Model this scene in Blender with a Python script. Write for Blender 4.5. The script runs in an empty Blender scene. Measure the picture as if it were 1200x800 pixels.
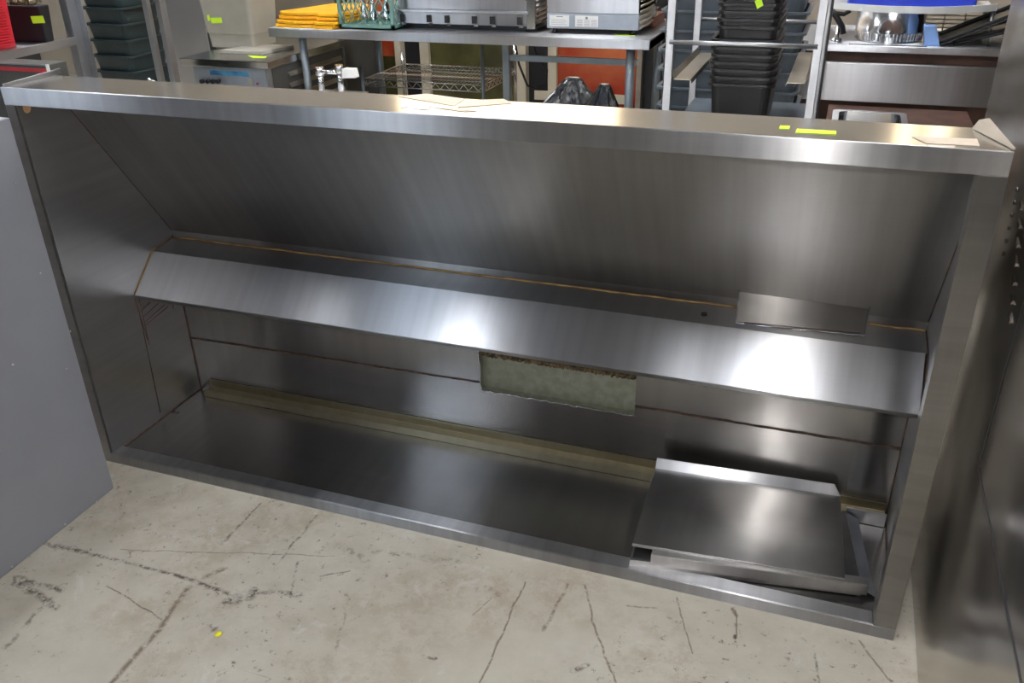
import bpy, bmesh, math, random
from mathutils import Vector, Matrix
random.seed(7)
C = bpy.context.scene.collection
# ---------------------------------------------------------------- camera frame
FPX = 1015.0; CX, CY = 600.0, 400.0
CAM = Vector((2.022, -1.724, 1.6))
def _v(x, y): return Vector((x-CX, -(y-CY), -FPX))
Zc = (-_v(642, 2373)).normalized()
Xc = -_v(-2479, -57); Xc = (Xc - Xc.dot(Zc)*Zc).normalized()
Yc = Zc.cross(Xc)
RW = Matrix((Xc, Yc, Zc))
def ray(x, y): return RW @ _v(x, y)
def PZ(x, y, z): d = ray(x, y); return CAM + d*((z-CAM.z)/d.z)
def PY(x, y, Y): d = ray(x, y); return CAM + d*((Y-CAM.y)/d.y)
def PX(x, y, X): d = ray(x, y); return CAM + d*((X-CAM.x)/d.x)
cd = bpy.data.cameras.new('camera'); cam = bpy.data.objects.new('camera', cd); C.objects.link(cam)
cd.sensor_width = 36; cd.sensor_fit = 'HORIZONTAL'; cd.lens = FPX/1200*36
cam.matrix_world = Matrix.Translation(CAM) @ RW.to_4x4()
cd.clip_start = 0.02
bpy.context.scene.camera = cam

# ---------------------------------------------------------------- materials
M = {}
def nodes(name):
    m = bpy.data.materials.new(name); m.use_nodes = True
    nt = m.node_tree; b = nt.nodes['Principled BSDF']
    M[name] = m
    return m, nt, b
def N(nt, t, **k):
    n = nt.nodes.new(t)
    for a, v in k.items():
        if a.startswith('i_'):
            key = a[2:]; key = int(key) if key.isdigit() else key.replace('_', ' ')
            n.inputs[key].default_value = v
        else: setattr(n, a, v)
    return n
def rgb(c): return (c[0], c[1], c[2], 1)
def coords(nt, scale=(1,1,1)):
    tc = N(nt, 'ShaderNodeNewGeometry'); mp = N(nt, 'ShaderNodeMapping'); mp.inputs['Scale'].default_value = scale
    nt.links.new(tc.outputs['Position'], mp.inputs[0]); return mp.outputs[0]
def ocoords(nt, scale=(1,1,1)):
    tc = N(nt, 'ShaderNodeTexCoord'); mp = N(nt, 'ShaderNodeMapping'); mp.inputs['Scale'].default_value = scale
    nt.links.new(tc.outputs['Object'], mp.inputs[0]); return mp.outputs[0]
def steel(name, col=(.56,.56,.56), rough=.28, grain=None, aniso=.8, var=.06, dirt=.12, bump=.02, bscale=3.0, brush=.0):
    """brushed stainless sheet; grain = direction of the brushing"""
    m, nt, b = nodes(name); L = nt.links.new
    b.inputs['Metallic'].default_value = 1
    g = grain or (1,0,0)
    fine = tuple(3 if abs(a) > .5 else 130 for a in g)
    n1 = N(nt, 'ShaderNodeTexNoise', i_Scale=1.0, i_Detail=4.0); L(ocoords(nt, fine), n1.inputs['Vector'])
    n2 = N(nt, 'ShaderNodeTexNoise', i_Scale=3.5, i_Detail=6.0, i_Roughness=.6); L(ocoords(nt), n2.inputs['Vector'])
    mr = N(nt, 'ShaderNodeMapRange', i_3=rough-var, i_4=rough+var); L(n2.outputs[0], mr.inputs[0])
    mr.inputs[1].default_value = .3; mr.inputs[2].default_value = .7
    a1 = N(nt, 'ShaderNodeMath', operation='MULTIPLY_ADD'); L(n1.outputs[0], a1.inputs[0]); a1.inputs[1].default_value = .04; L(mr.outputs[0], a1.inputs[2])
    L(a1.outputs[0], b.inputs['Roughness'])
    cr = N(nt, 'ShaderNodeMix', data_type='RGBA'); cr.inputs[6].default_value = rgb([c*(1-dirt) for c in col]); cr.inputs[7].default_value = rgb([min(1, c*(1+dirt*.5)) for c in col])
    ad = N(nt, 'ShaderNodeMath', operation='MULTIPLY_ADD'); L(n1.outputs[0], ad.inputs[0]); ad.inputs[1].default_value = .3; L(n2.outputs[0], ad.inputs[2])
    sb = N(nt, 'ShaderNodeMath', operation='SUBTRACT', use_clamp=True); L(ad.outputs[0], sb.inputs[0]); sb.inputs[1].default_value = .15
    if grain:   # rub marks running across the brushing
        n4 = N(nt, 'ShaderNodeTexNoise', i_Scale=1.0, i_Detail=3.0); L(ocoords(nt, tuple(38 if abs(a) > .5 else 1.6 for a in g)), n4.inputs['Vector'])
        sb2 = N(nt, 'ShaderNodeMath', operation='MULTIPLY_ADD'); L(n4.outputs[0], sb2.inputs[0]); sb2.inputs[1].default_value = 1.5; sb2.inputs[2].default_value = -.75
        sb3 = N(nt, 'ShaderNodeMath', operation='ADD', use_clamp=True); L(sb2.outputs[0], sb3.inputs[0]); L(sb.outputs[0], sb3.inputs[1]); sb = sb3
    L(sb.outputs[0], cr.inputs[0]); L(cr.outputs[2], b.inputs['Base Color'])
    if grain:
        b.inputs['Anisotropic'].default_value = aniso
        ge = N(nt, 'ShaderNodeNewGeometry'); cp = N(nt, 'ShaderNodeVectorMath', operation='CROSS_PRODUCT')
        L(ge.outputs['Normal'], cp.inputs[0]); cp.inputs[1].default_value = grain; L(cp.outputs[0], b.inputs['Tangent'])
    if bump:
        n3 = N(nt, 'ShaderNodeTexNoise', i_Scale=bscale, i_Detail=1.0); L(ocoords(nt), n3.inputs['Vector'])
        bp = N(nt, 'ShaderNodeBump', i_Strength=1.0, i_Distance=bump*.1); L(n3.outputs[0], bp.inputs['Height']); L(bp.outputs[0], b.inputs['Normal'])
    return m
def plain(name, col, rough=.5, metal=0, var=.1, scale=8, col2=None, spec=None, trans=0, alpha=1):
    m, nt, b = nodes(name); L = nt.links.new
    n = N(nt, 'ShaderNodeTexNoise', i_Scale=scale, i_Detail=5.0); L(ocoords(nt), n.inputs['Vector'])
    cr = N(nt, 'ShaderNodeMix', data_type='RGBA')
    c2 = col2 or [c*(1+var) for c in col]
    cr.inputs[6].default_value = rgb([c*(1-var) for c in col]); cr.inputs[7].default_value = rgb(c2)
    mr = N(nt, 'ShaderNodeMapRange'); mr.inputs[1].default_value = .35; mr.inputs[2].default_value = .65
    L(n.outputs[0], mr.inputs[0]); L(mr.outputs[0], cr.inputs[0]); L(cr.outputs[2], b.inputs['Base Color'])
    b.inputs['Roughness'].default_value = rough; b.inputs['Metallic'].default_value = metal
    if spec is not None: b.inputs['Specular IOR Level'].default_value = spec
    if trans: b.inputs['Transmission Weight'].default_value = trans
    if alpha < 1: b.inputs['Alpha'].default_value = alpha
    return m
def glow(name, col, s):
    m, nt, b = nodes(name); b.inputs['Base Color'].default_value = rgb(col)
    b.inputs['Emission Color'].default_value = rgb(col); b.inputs['Emission Strength'].default_value = s
    return m
steel('steel_x', (.42,.42,.43), .295, (1,0,0), 1, var=.01, bump=.004)
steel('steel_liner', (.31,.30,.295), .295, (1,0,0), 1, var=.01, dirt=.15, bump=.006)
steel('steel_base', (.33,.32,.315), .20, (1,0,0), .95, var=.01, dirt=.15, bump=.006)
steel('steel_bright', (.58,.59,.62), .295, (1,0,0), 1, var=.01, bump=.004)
steel('steel_side', (.38,.37,.365), .36, (0,.5,.85), .4, bump=.05)
steel('steel_rim', (.37,.37,.38), .31, (1,0,0), 1, bump=.004, var=.02, dirt=.2)
steel('steel_rim_upright', (.30,.29,.285), .31, (0,0,1), .6, dirt=.2, var=.02, bump=.01)
steel('steel_top', (.66,.65,.63), .15, None, 0, var=.03, bump=.01)
steel('steel_end', (.10,.095,.09), .42, None, 0, var=.03)  # end sheet darkened so the gap beside the machine looks shaded
steel('steel_pan', (.44,.44,.44), .20, (1,0,0), .7, var=.03, bump=.08, bscale=3)
steel('steel_polished', (.70,.71,.72), .10, None, 0, var=.03, bump=.02)
steel('steel_plain', (.55,.55,.56), .33, None, 0, var=.02, bump=.04)
steel('steel_dented', (.56,.52,.48), .19, None, 0, var=.02, dirt=.3, bump=.16, bscale=2.6)
plain('galvanised', (.27,.275,.21), .5, metal=.5, var=.08, scale=40, col2=(.33,.335,.26))
steel('channel_metal', (.38,.34,.24), .35, (1,0,0), .5)
steel('aluminium', (.47,.48,.50), .38, None, 0, var=.08, dirt=.25)
steel('chrome', (.75,.76,.78), .07, None, 0, var=.03)
steel('bracket_metal', (.55,.50,.42), .38, None, 0, dirt=.6, bscale=12)
plain('caulk', (.58,.36,.12), .5, var=.3, scale=30, col2=(.22,.12,.05))
plain('seam_dark', (.05,.03,.02), .6, var=.5, scale=40, col2=(.14,.07,.04))
plain('rust', (.13,.045,.03), .6, var=.3, scale=30)
plain('insulation', (.07,.045,.02), .95, var=.6, scale=90, col2=(.20,.14,.07))
plain('black_hole', (.01,.01,.01), .6)
plain('grey_paint', (.27,.275,.30), .45, var=.04, scale=3)
plain('lime', (.62,.95,.03), .6, var=.03)
plain('cream_tape', (.62,.52,.40), .5, var=.1, scale=20)
plain('white_paper', (.80,.79,.76), .6, var=.04)
plain('orange_dot', (.75,.42,.20), .6)
plain('black_plastic', (.012,.012,.014), .38, var=.3)
plain('slate_plastic', (.10,.12,.14), .42, var=.2)
plain('slate_teal_plastic', (.022,.036,.038), .4, var=.2)
plain('black_bag', (.010,.011,.013), .25, var=.3)
plain('yellow_plastic', (.90,.44,.01), .45, var=.06)
plain('green_crate', (.15,.29,.25), .45, var=.1)
plain('green_plastic', (.05,.42,.16), .4, var=.1)
plain('red_plastic', (.62,.02,.035), .4, var=.1)
plain('red_stripe', (.45,.03,.04), .4)
plain('blue_plastic', (.02,.05,.50), .4, var=.1)
plain('blue_foam', (.22,.38,.72), .7, var=.1)
plain('blue_label', (.05,.25,.55), .5, var=.3, scale=12, col2=(.12,.40,.65))
plain('translucent', (.44,.42,.35), .35, var=.06, trans=.25)
plain('cloudy_lid', (.38,.36,.31), .4, var=.06)
plain('white_plastic', (.72,.74,.72), .4, var=.05)
plain('cream_paint', (.52,.46,.34), .5, var=.05)
plain('cream_wall', (.42,.36,.28), .7, var=.06, scale=2)
plain('grey_wall', (.07,.068,.068), .8, var=.1, scale=2)
plain('ceiling_paint', (.36,.35,.36), .8, var=.1, scale=1.5)
plain('brown_wood', (.085,.040,.026), .5, var=.35, scale=10)
plain('orange_enamel', (.66,.20,.07), .22, var=.15, scale=1.6, col2=(.33,.035,.012))  # orange reflection painted into the panel colour, fading to deep red
plain('olive_gloss', (.075,.070,.025), .15, var=.4, scale=3)
plain('dark_gap', (.012,.012,.014), .4)
plain('grey_leg', (.24,.28,.31), .4, metal=.6, var=.15)
plain('wicker', (.16,.12,.06), .8, var=.6, scale=60, col2=(.40,.33,.2))
plain('appliance_grey', (.36,.40,.45), .4, metal=.2)
plain('print_grey', (.25,.25,.27), .6)
plain('dark_screw', (.6,.6,.62), .3, metal=1)
plain('yellow_chip', (.80,.72,.02), .6)
plain('dark_box', (.06,.06,.055), .5)
plain('cardboard', (.35,.30,.24), .8)
glow('tube_light', (.95,.96,1.0), 14)
glow('window_light', (.72,.85,1.0), 2.2)
glow('warm_window', (1.0,.80,.52), .85)

def floor_mat():
    m, nt, b = nodes('floor_concrete'); L = nt.links.new
    P = coords(nt)
    def noise(s, d=5, r=.6, vec=None, dist=0):
        n = N(nt, 'ShaderNodeTexNoise', i_Scale=s, i_Detail=d, i_Roughness=r, i_Distortion=dist); L(vec or P, n.inputs['Vector']); return n.outputs[0]
    def rng(x, a, b_, c=0., d=1.):
        q = N(nt, 'ShaderNodeMapRange', clamp=True); L(x, q.inputs[0])
        for i, v in enumerate((a, b_, c, d)): q.inputs[i+1].default_value = v
        return q.outputs[0]
    def mth(op, a, b_=None, cl=False):
        q = N(nt, 'ShaderNodeMath', operation=op, use_clamp=cl)
        for i, v in enumerate((a, b_)):
            if v is None: continue
            if isinstance(v, (int, float)): q.inputs[i].default_value = v
            else: L(v, q.inputs[i])
        return q.outputs[0]
    def mix(f, a, b_):
        q = N(nt, 'ShaderNodeMix', data_type='RGBA')
        if isinstance(f, (int, float)): q.inputs[0].default_value = f
        else: L(f, q.inputs[0])
        for i, v in ((6, a), (7, b_)):
            if isinstance(v, tuple): q.inputs[i].default_value = rgb(v)
            else: L(v, q.inputs[i])
        return q.outputs[2]
    base = mix(rng(noise(1.6), .35, .65), (.47,.43,.35), (.54,.505,.425))
    base = mix(rng(noise(9, 8, .7), .35, .7), base, (.43,.39,.32))
    base = mix(mth('MULTIPLY', rng(noise(2.3, 3), .47, .60), rng(noise(14, 7, .78), .45, .58, 0, .42)), base, (.31,.235,.15))
    base = mix(mth('MULTIPLY', rng(noise(1.5, 2, .5), .44, .56), rng(noise(34, 8, .8), .575, .64, 0, .85)), base, (.10,.062,.045))
    base = mix(rng(noise(55, 6, .7), .68, .73, 0, .8), base, (.13,.085,.06))
    base = mix(rng(noise(5, 8, .7, dist=1.5), .60, .66, 0, .5), base, (.56,.55,.51))
    # hair scratches
    mp = N(nt, 'ShaderNodeMapping'); mp.inputs['Rotation'].default_value = (0,0,.6); mp.inputs['Scale'].default_value = (2.2, 60, 1); L(P, mp.inputs[0])
    base = mix(rng(noise(1, 4, .6, mp.outputs[0]), .70, .74, 0, .45), base, (.20,.15,.11))
    mp2 = N(nt, 'ShaderNodeMapping'); mp2.inputs['Rotation'].default_value = (0,0,-.9); mp2.inputs['Scale'].default_value = (1.6, 70, 1); L(P, mp2.inputs[0])
    base = mix(rng(noise(1, 4, .6, mp2.outputs[0]), .71, .75, 0, .45), base, (.20,.15,.11))
    sx = N(nt, 'ShaderNodeSeparateXYZ'); 
    wob = N(nt, 'ShaderNodeTexNoise', i_Scale=14.0, i_Detail=4.0); L(P, wob.inputs['Vector'])
    wv = N(nt, 'ShaderNodeVectorMath', operation='MULTIPLY_ADD'); L(wob.outputs[1], wv.inputs[0]); wv.inputs[1].default_value = (.022,.022,0); L(P, wv.inputs[2])
    L(wv.outputs[0], sx.inputs[0]); X, Y = sx.outputs[0], sx.outputs[1]
    brk = noise(45, 8, .8)
    def seg(a, b_, w, thr, strength, col):
        nonlocal base
        A = PZ(*a, 0); B = PZ(*b_, 0); A = A.xy + Vector((.011,.011)); B = B.xy + Vector((.011,.011)); D = B-A; Ln = D.length; D /= Ln
        dx = mth('SUBTRACT', X, A.x); dy = mth('SUBTRACT', Y, A.y)
        t = mth('ADD', mth('MULTIPLY', dx, D.x), mth('MULTIPLY', dy, D.y))
        ds = mth('ABSOLUTE', mth('SUBTRACT', mth('MULTIPLY', dx, D.y), mth('MULTIPLY', dy, D.x)))
        over = mth('MAXIMUM', mth('MULTIPLY', t, -1), mth('SUBTRACT', t, Ln)); over = mth('MAXIMUM', over, 0)
        dd = mth('ADD', ds, over)
        f = rng(dd, w*.2, w*.95, strength, 0.)
        f = mth('MULTIPLY', f, rng(brk, thr-.02, thr+.09), True)
        base = mix(f, base, col)
    dk = (.07,.045,.035); br = (.17,.115,.075)
    for a, b_, w, thr, s, c in [
        ((305,590),(262,635),.006,.46,.8,dk), ((372,603),(325,660),.006,.47,.8,dk),
        ((140,644),(392,651),.0028,.40,.7,br), ((50,636),(112,650),.012,.46,.9,dk), ((112,650),(205,673),.008,.47,.9,dk),
        ((205,673),(268,695),.009,.45,.95,dk), ((222,686),(186,738),.012,.42,.9,br), ((186,738),(130,800),.012,.42,.9,br),
        ((125,685),(190,725),.0035,.44,.8,dk), ((615,682),(590,737),.0035,.40,.9,br), ((590,737),(562,802),.004,.40,.9,br),
        ((685,683),(694,728),.0045,.42,.85,br), ((694,728),(722,802),.0045,.42,.85,br), ((666,685),(637,738),.006,.45,.8,br),
        ((793,700),(812,765),.003,.4,.8,br), ((300,692),(352,697),.013,.47,.9,dk), ((18,676),(72,692),.013,.46,.9,dk),
        ((18,680),(68,712),.014,.46,.9,dk), ((862,715),(862,745),.003,.2,.9,br), ((858,713),(862,722),.008,.35,.9,br), ((860,744),(861,747),.007,.2,1,dk),
        ((1008,752),(1040,795),.004,.4,.8,br), ((240,676),(262,666),.014,.45,.8,br), ((268,704),(298,695),.030,.47,1,dk), ((276,698),(288,694),.014,.50,.9,(.6,.58,.54)), ((250,738),(252,736),.012,.4,.9,br),
        ((350,655),(340,700),.005,.5,.8,dk), ((495,768),(512,771),.008,.48,.95,dk), ((672,785),(688,778),.010,.48,.95,dk),
        ((575,690),(585,698),.012,.47,.6,br), ((430,645),(545,658),.014,.50,.5,br), ((395,640),(430,655),.02,.5,.6,br),
        ((555,720),(575,700),.003,.4,.7,br), ((375,675),(410,668),.003,.44,.8,dk), ((955,765),(960,800),.005,.45,.8,dk),
        ((60,700),(5,760),.010,.5,.8,dk), ((735,710),(770,712),.004,.4,.7,br), ((410,700),(390,770),.006,.52,.7,br)]:
        seg(a, b_, w, thr, s, c)
    L(base, b.inputs['Base Color'])
    L(rng(noise(6), .3, .7, .48, .7), b.inputs['Roughness'])
    bp = N(nt, 'ShaderNodeBump', i_Strength=.25, i_Distance=.002); L(noise(40, 8, .7), bp.inputs['Height']); L(bp.outputs[0], b.inputs['Normal'])
floor_mat()

# ---------------------------------------------------------------- mesh helpers
class MB:
    def __init__(s): s.bm = bmesh.new()
    def face(s, pts):
        return s.bm.faces.new([s.bm.verts.new(Vector(p)) for p in pts])
    def hexa(s, p):      # p: 8 corners, bottom 4 then top 4
        v = [s.bm.verts.new(Vector(q)) for q in p]
        for f in ((3,2,1,0),(4,5,6,7),(0,1,5,4),(1,2,6,5),(2,3,7,6),(3,0,4,7)): s.bm.faces.new([v[i] for i in f])
        return s
    def box(s, a, b):
        x0,x1 = sorted((a[0],b[0])); y0,y1 = sorted((a[1],b[1])); z0,z1 = sorted((a[2],b[2]))
        return s.hexa([(x0,y0,z0),(x1,y0,z0),(x1,y1,z0),(x0,y1,z0),(x0,y0,z1),(x1,y0,z1),(x1,y1,z1),(x0,y1,z1)])
    def slab(s, q, t):   # quad q thickened by vector t
        t = Vector(t); q = [Vector(p) for p in q]
        s.hexa(q + [p+t for p in q]); return s
    def prism(s, poly, x0, x1):    # poly in (Y,Z), extruded along X
        n = len(poly)
        a = [s.bm.verts.new((x0,)+tuple(p)) for p in poly]; b = [s.bm.verts.new((x1,)+tuple(p)) for p in poly]
        s.bm.faces.new(a[::-1]); s.bm.faces.new(b)
        for i in range(n): s.bm.faces.new([a[i], a[(i+1)%n], b[(i+1)%n], b[i]])
        return s
    def sheet(s, path, t, x0, x1):  # open path in (Y,Z) with thickness t
        P = [Vector(p) for p in path]; off = []
        for i, p in enumerate(P):
            ds = []
            if i: ds.append((P[i]-P[i-1]).normalized())
            if i < len(P)-1: ds.append((P[i+1]-P[i]).normalized())
            d = sum(ds, Vector((0,0))).normalized(); n = Vector((d.y, -d.x))
            k = 1/max(.4, n.dot(Vector((ds[0].y, -ds[0].x))))
            off.append(p + n*t*k)
        return s.prism([tuple(p) for p in P] + [tuple(p) for p in off[::-1]], x0, x1)
    def cyl(s, a, b, r, r2=None, n=12):
        a = Vector(a); b = Vector(b); d = (b-a).normalized(); r2 = r if r2 is None else r2
        u = d.orthogonal().normalized(); w = d.cross(u)
        A = []; B = []
        for i in range(n):
            c = u*math.cos(2*math.pi*i/n) + w*math.sin(2*math.pi*i/n)
            A.append(s.bm.verts.new(a+c*r)); B.append(s.bm.verts.new(b+c*r2))
        s.bm.faces.new(A[::-1]); s.bm.faces.new(B)
        for i in range(n): f = s.bm.faces.new([A[i], A[(i+1)%n], B[(i+1)%n], B[i]]); f.smooth = True
        return s
    def tube(s, pts, r, n=8):
        pts = [Vector(p) for p in pts]
        rings = []
        u = None
        for i, p in enumerate(pts):
            d = (pts[min(i+1, len(pts)-1)] - pts[max(i-1, 0)]).normalized()
            u = d.orthogonal().normalized() if u is None else (u - d*u.dot(d)).normalized()
            w = d.cross(u)
            rings.append([s.bm.verts.new(p + (u*math.cos(2*math.pi*k/n) + w*math.sin(2*math.pi*k/n))*r) for k in range(n)])
        for A, B in zip(rings, rings[1:]):
            for k in range(n): f = s.bm.faces.new([A[k], A[(k+1)%n], B[(k+1)%n], B[k]]); f.smooth = True
        s.bm.faces.new(rings[0][::-1]); s.bm.faces.new(rings[-1]); return s
    def lathe(s, prof, c=(0,0,0), n=40):
        c = Vector(c); rings = []
        for r, z in prof:
            rings.append([s.bm.verts.new(c + Vector((r*math.cos(2*math.pi*k/n), r*math.sin(2*math.pi*k/n), z))) for k in range(n)])
        for A, B in zip(rings, rings[1:]):
            for k in range(n): f = s.bm.faces.new([A[k], A[(k+1)%n], B[(k+1)%n], B[k]]); f.smooth = True
        s.bm.faces.new(rings[0][::-1]); s.bm.faces.new(rings[-1]); return s
    def rloop(s, loops):   # rounded-rect loops [(hx,hy,r,z)] skinned; closed at the ends
        rings = []
        for hx, hy, r, z in loops:
            ring = []
            for cx, cy, a0 in ((hx-r,hy-r,0),(-hx+r,hy-r,90),(-hx+r,-hy+r,180),(hx-r,-hy+r,270)):
                for k in range(5):
                    a = math.radians(a0+k*22.5); ring.append(s.bm.verts.new((cx+r*math.cos(a), cy+r*math.sin(a), z)))
            rings.append(ring)
        for A, B in zip(rings, rings[1:]):
            n = len(A)
            for k in range(n): f = s.bm.faces.new([A[k], A[(k+1)%n], B[(k+1)%n], B[k]])
        s.bm.faces.new(rings[0][::-1]); s.bm.faces.new(rings[-1]); return s
    def build(s, name, mat, parent=None, bevel=0, smooth=False):
        bmesh.ops.recalc_face_normals(s.bm, faces=s.bm.faces[:])
        if parent is not None:
            off = parent['_o'] if '_o' in parent else (0,0,0)
            bmesh.ops.translate(s.bm, verts=s.bm.verts[:], vec=-Vector(off))
        me = bpy.data.meshes.new(name); s.bm.to_mesh(me); s.bm.free(); me.materials.append(M[mat])
        if smooth:
            for p in me.polygons: p.use_smooth = True
        o = bpy.data.objects.new(name, me); C.objects.link(o)
        if parent is not None: o.parent = parent; o['_o'] = tuple(off)
        if bevel:
            b = o.modifiers.new('bevel', 'BEVEL'); b.width = bevel; b.segments = 2; b.limit_method = 'ANGLE'; b.harden_normals = False
        return o
def tag(o, label=None, cat=None, group=None, kind=None):
    if label: o['label'] = label
    if cat: o['category'] = cat
    if group: o['group'] = group
    if kind: o['kind'] = kind
    return o
def thing(name, label, cat, loc, group=None):
    o = bpy.data.objects.new(name, None); C.objects.link(o); o.location = loc; o.empty_display_size = .1
    o['_o'] = tuple(loc); return tag(o, label, cat, group)
def solo(mb, name, mat, label, cat, group=None, bevel=0, smooth=False):
    """one-mesh thing: origin moved to its base"""
    vs = [v.co for v in mb.bm.verts]
    c = Vector((sum(v.x for v in vs)/len(vs), sum(v.y for v in vs)/len(vs), min(v.z for v in vs)))
    bmesh.ops.translate(mb.bm, verts=mb.bm.verts[:], vec=-c)
    o = mb.build(name, mat, None, bevel, smooth); o.location = c
    return tag(o, label, cat, group)
def struct(mb, name, mat): return tag(mb.build(name, mat), kind='structure')
def copy_tree(o, parent=None):
    c = o.copy(); C.objects.link(c)
    if parent is not None: c.parent = parent
    for ch in list(o.children): copy_tree(ch, c)
    return c

# ---------------------------------------------------------------- room
RX0, RX1, RY0, RY1, RH = -6.0, 6.5, -3.6, 5.6, 4.0
struct(MB().box((RX0-.1,RY0-.1,-.1),(RX1+.1,RY1+.1,0)), 'floor', 'floor_concrete')
struct(MB().box((RX0-.1,RY0-.1,RH),(RX1+.1,RY1+.1,RH+.1)), 'ceiling', 'ceiling_paint')
struct(MB().box((RX0-.1,RY1,0),(RX1+.1,RY1+.1,RH)), 'wall_back', 'cream_wall')
struct(MB().box((RX0-.1,RY0-.1,0),(RX1+.1,RY0,RH)), 'wall_front', 'grey_wall')
struct(MB().box((RX0-.1,RY0,0),(RX0,RY1,RH)), 'wall_left', 'grey_wall')
struct(MB().box((RX1,RY0,0),(RX1+.1,RY1,RH)), 'wall_right', 'grey_wall')

# ---------------------------------------------------------------- exhaust hood
W0, W1 = 0.005, 2.325
hood = thing('exhaust_hood', 'long stainless steel kitchen exhaust hood lying on its side on the concrete floor', 'exhaust hood', (1.15, .25, 0))
# outer shell
ms = MB()
ms.box((-.028,.004,1.176),(2.332,.175,1.180))
ms.prism([(.175,1.180),(.54,.60),(.54,.0),(.535,.0),(.535,.598),(.170,1.176)], -.028, 2.332)
ms.box((-.028,.004,0),(2.332,.535,.004))
ms.prism([(.004,0),(.54,0),(.54,.60),(.175,1.18),(.004,1.18)], -.030, -.026)
ms.build('outer_shell', 'steel_top', hood)
MB().prism([(.006,0.001),(.54,.001),(.54,.60),(.177,1.175),(.006,1.175)], 2.330, 2.335).build('end_panel', 'steel_end', hood)
# front frame: faces and inward returns
mr = MB()
mr.box((-.032,-.002,1.135),(2.336,.004,1.181)); mr.box((.0,.004,1.135),(2.286,.034,1.138))
mr.box((-.032,-.002,0),(2.336,.004,.034)); mr.box((.0,.0,.032),(2.286,.045,.036))
mr.build('frame_rail', 'steel_rim', hood, bevel=.0015)
mr = MB(); mr.box((-.032,-.0015,.034),(0,.004,1.135)); mr.box((-.003,.004,.036),(0,.03,1.135)); mr.build('frame_stile', 'steel_rim_upright', hood, bevel=.001)
mr = MB(); mr.box((2.286,-.0015,.034),(2.336,.004,1.135)); mr.box((2.286,.004,.036),(2.289,.04,1.135)); mr.build('frame_stile', 'steel_rim_upright', hood, bevel=.001)
# liner
RID = (.463,.629)
MB().sheet([(.115,1.176), RID, (.463,.604)], -.004, W0, W1).build('upper_panel', 'steel_liner', hood)
side = [(.004,.03),(.46,.03),(.46,.605),(.464,.63),(.12,1.176),(.004,1.176)]
MB().prism(side, W0-.004, W0).build('side_panel', 'steel_side', hood)
MB().prism(side, W1, W1+.004).build('side_panel', 'steel_side', hood)
MB().box((W0,.040,.022),(W1,.46,.028)).build('bottom_panel', 'steel_base', hood)
mb = MB(); HX0, HX1, HZ0, HZ1 = 1.107, 1.598, .222, .45
mb.box((W0,.444,.028),(HX0,.450,.60)); mb.box((HX1,.444,.028),(W1,.450,.60)); mb.box((HX0,.444,.028),(HX1,.450,HZ0)); mb.box((HX0,.444,HZ1),(HX1,.450,.60))
mb.build('back_panel', 'steel_base', hood)
# opening cut in the back panel: duct sheet and insulation
mb = MB(); mb.box((HX0-.02,.470,.20),(HX1+.02,.474,.47)); mb.box((HX0-.004,.450,HZ0-.003),(HX1+.004,.472,HZ0)); mb.box((HX0-.004,.450,HZ0),(HX0,.472,HZ1)); mb.box((HX1,.450,HZ0),(HX1+.004,.472,HZ1))
mb.build('duct_sheet', 'galvanised', hood)
mb = MB()
for i in range(90):
    x = HX0+.003 + (HX1-HX0-.006)*i/90; mb.box((x,.452+random.random()*.006,.341-random.random()*.006),(x+.0056,.469,.45))
mb.build('insulation_edge', 'insulation', hood)
mb = MB()   # torn bright metal edge round the cut
pts_ = [(HX0,.443,.375),(HX0-.003,.442,.34),(HX0+.003,.442,.30),(HX0,.442,.25),(HX0+.004,.443,.222)]
pts_ += [(HX0+.004+(HX1-HX0-.006)*k/60, .4425-random.random()*.0015, HZ0+random.uniform(-.003,.003)) for k in range(1,61)]
mb.tube(pts_,.0020,6)
mb.build('cut_edge', 'chrome', hood)
# baffle: ledge, inclined face, return
LED, BAF = (.355,.595), (.24,.487)
MB().sheet([(.444,.36),(.30,.445),(BAF[0]+.004,BAF[1]-.004)], .003, W0, 2.322).build('baffle_underside', 'steel_liner', hood)
MB().sheet([BAF, LED], .003, W0+.002, 2.318).build('baffle_face', 'steel_bright', hood, bevel=.0008)
MB().sheet([LED, (.462,.604)], .003, W0, 2.322).build('ledge', 'steel_x', hood)
# caulk and seams
def wob(a, b, n, amp):
    a = Vector(a); b = Vector(b); return [a.lerp(b, i/n) + Vector((0, random.uniform(-amp, amp), random.uniform(-amp, amp))) for i in range(n+1)]
MB().tube(wob((W0+.004,.4600,.6065),(1.86,.4600,.6065),60,.0008), .0030, 6).build('caulk_line', 'caulk', hood)
MB().tube(wob((2.18,.4600,.6065),(2.32,.4600,.6065),10,.0012), .0030, 6).build('caulk_line', 'caulk', hood)
def seam(pts, r=.002, name='seam', mat='seam_dark'): return MB().tube(pts, r, 6).build(name, mat, hood)
seam(wob((W0,.4425,.236),(HX0,.4425,.250),40,.0006), .0026)
seam(wob((HX1,.4425,.256),(W1,.4425,.260),30,.0010), .0030)
for x, s in ((W0,1),(W1,-1)):
    seam([(x+s*.001,.13,1.155),(x+s*.001,.462,.632)], .0022)
    seam([(x+s*.001,.443,.362),(x+s*.001,.443,.03)], .0028)
    seam([(x+s*.001,.462,.604),(x+s*.001,.355,.597),(x+s*.001,.24,.489)], .0022, 'caulk_line', 'caulk' if s > 0 else 'seam_dark')
    seam([(x+s*.001,.443,.029),(x+s*.001,.045,.029)], .0024)
seam([PX(160,350,W0+.001), PX(188,483,W0+.001)], .0014)
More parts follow.
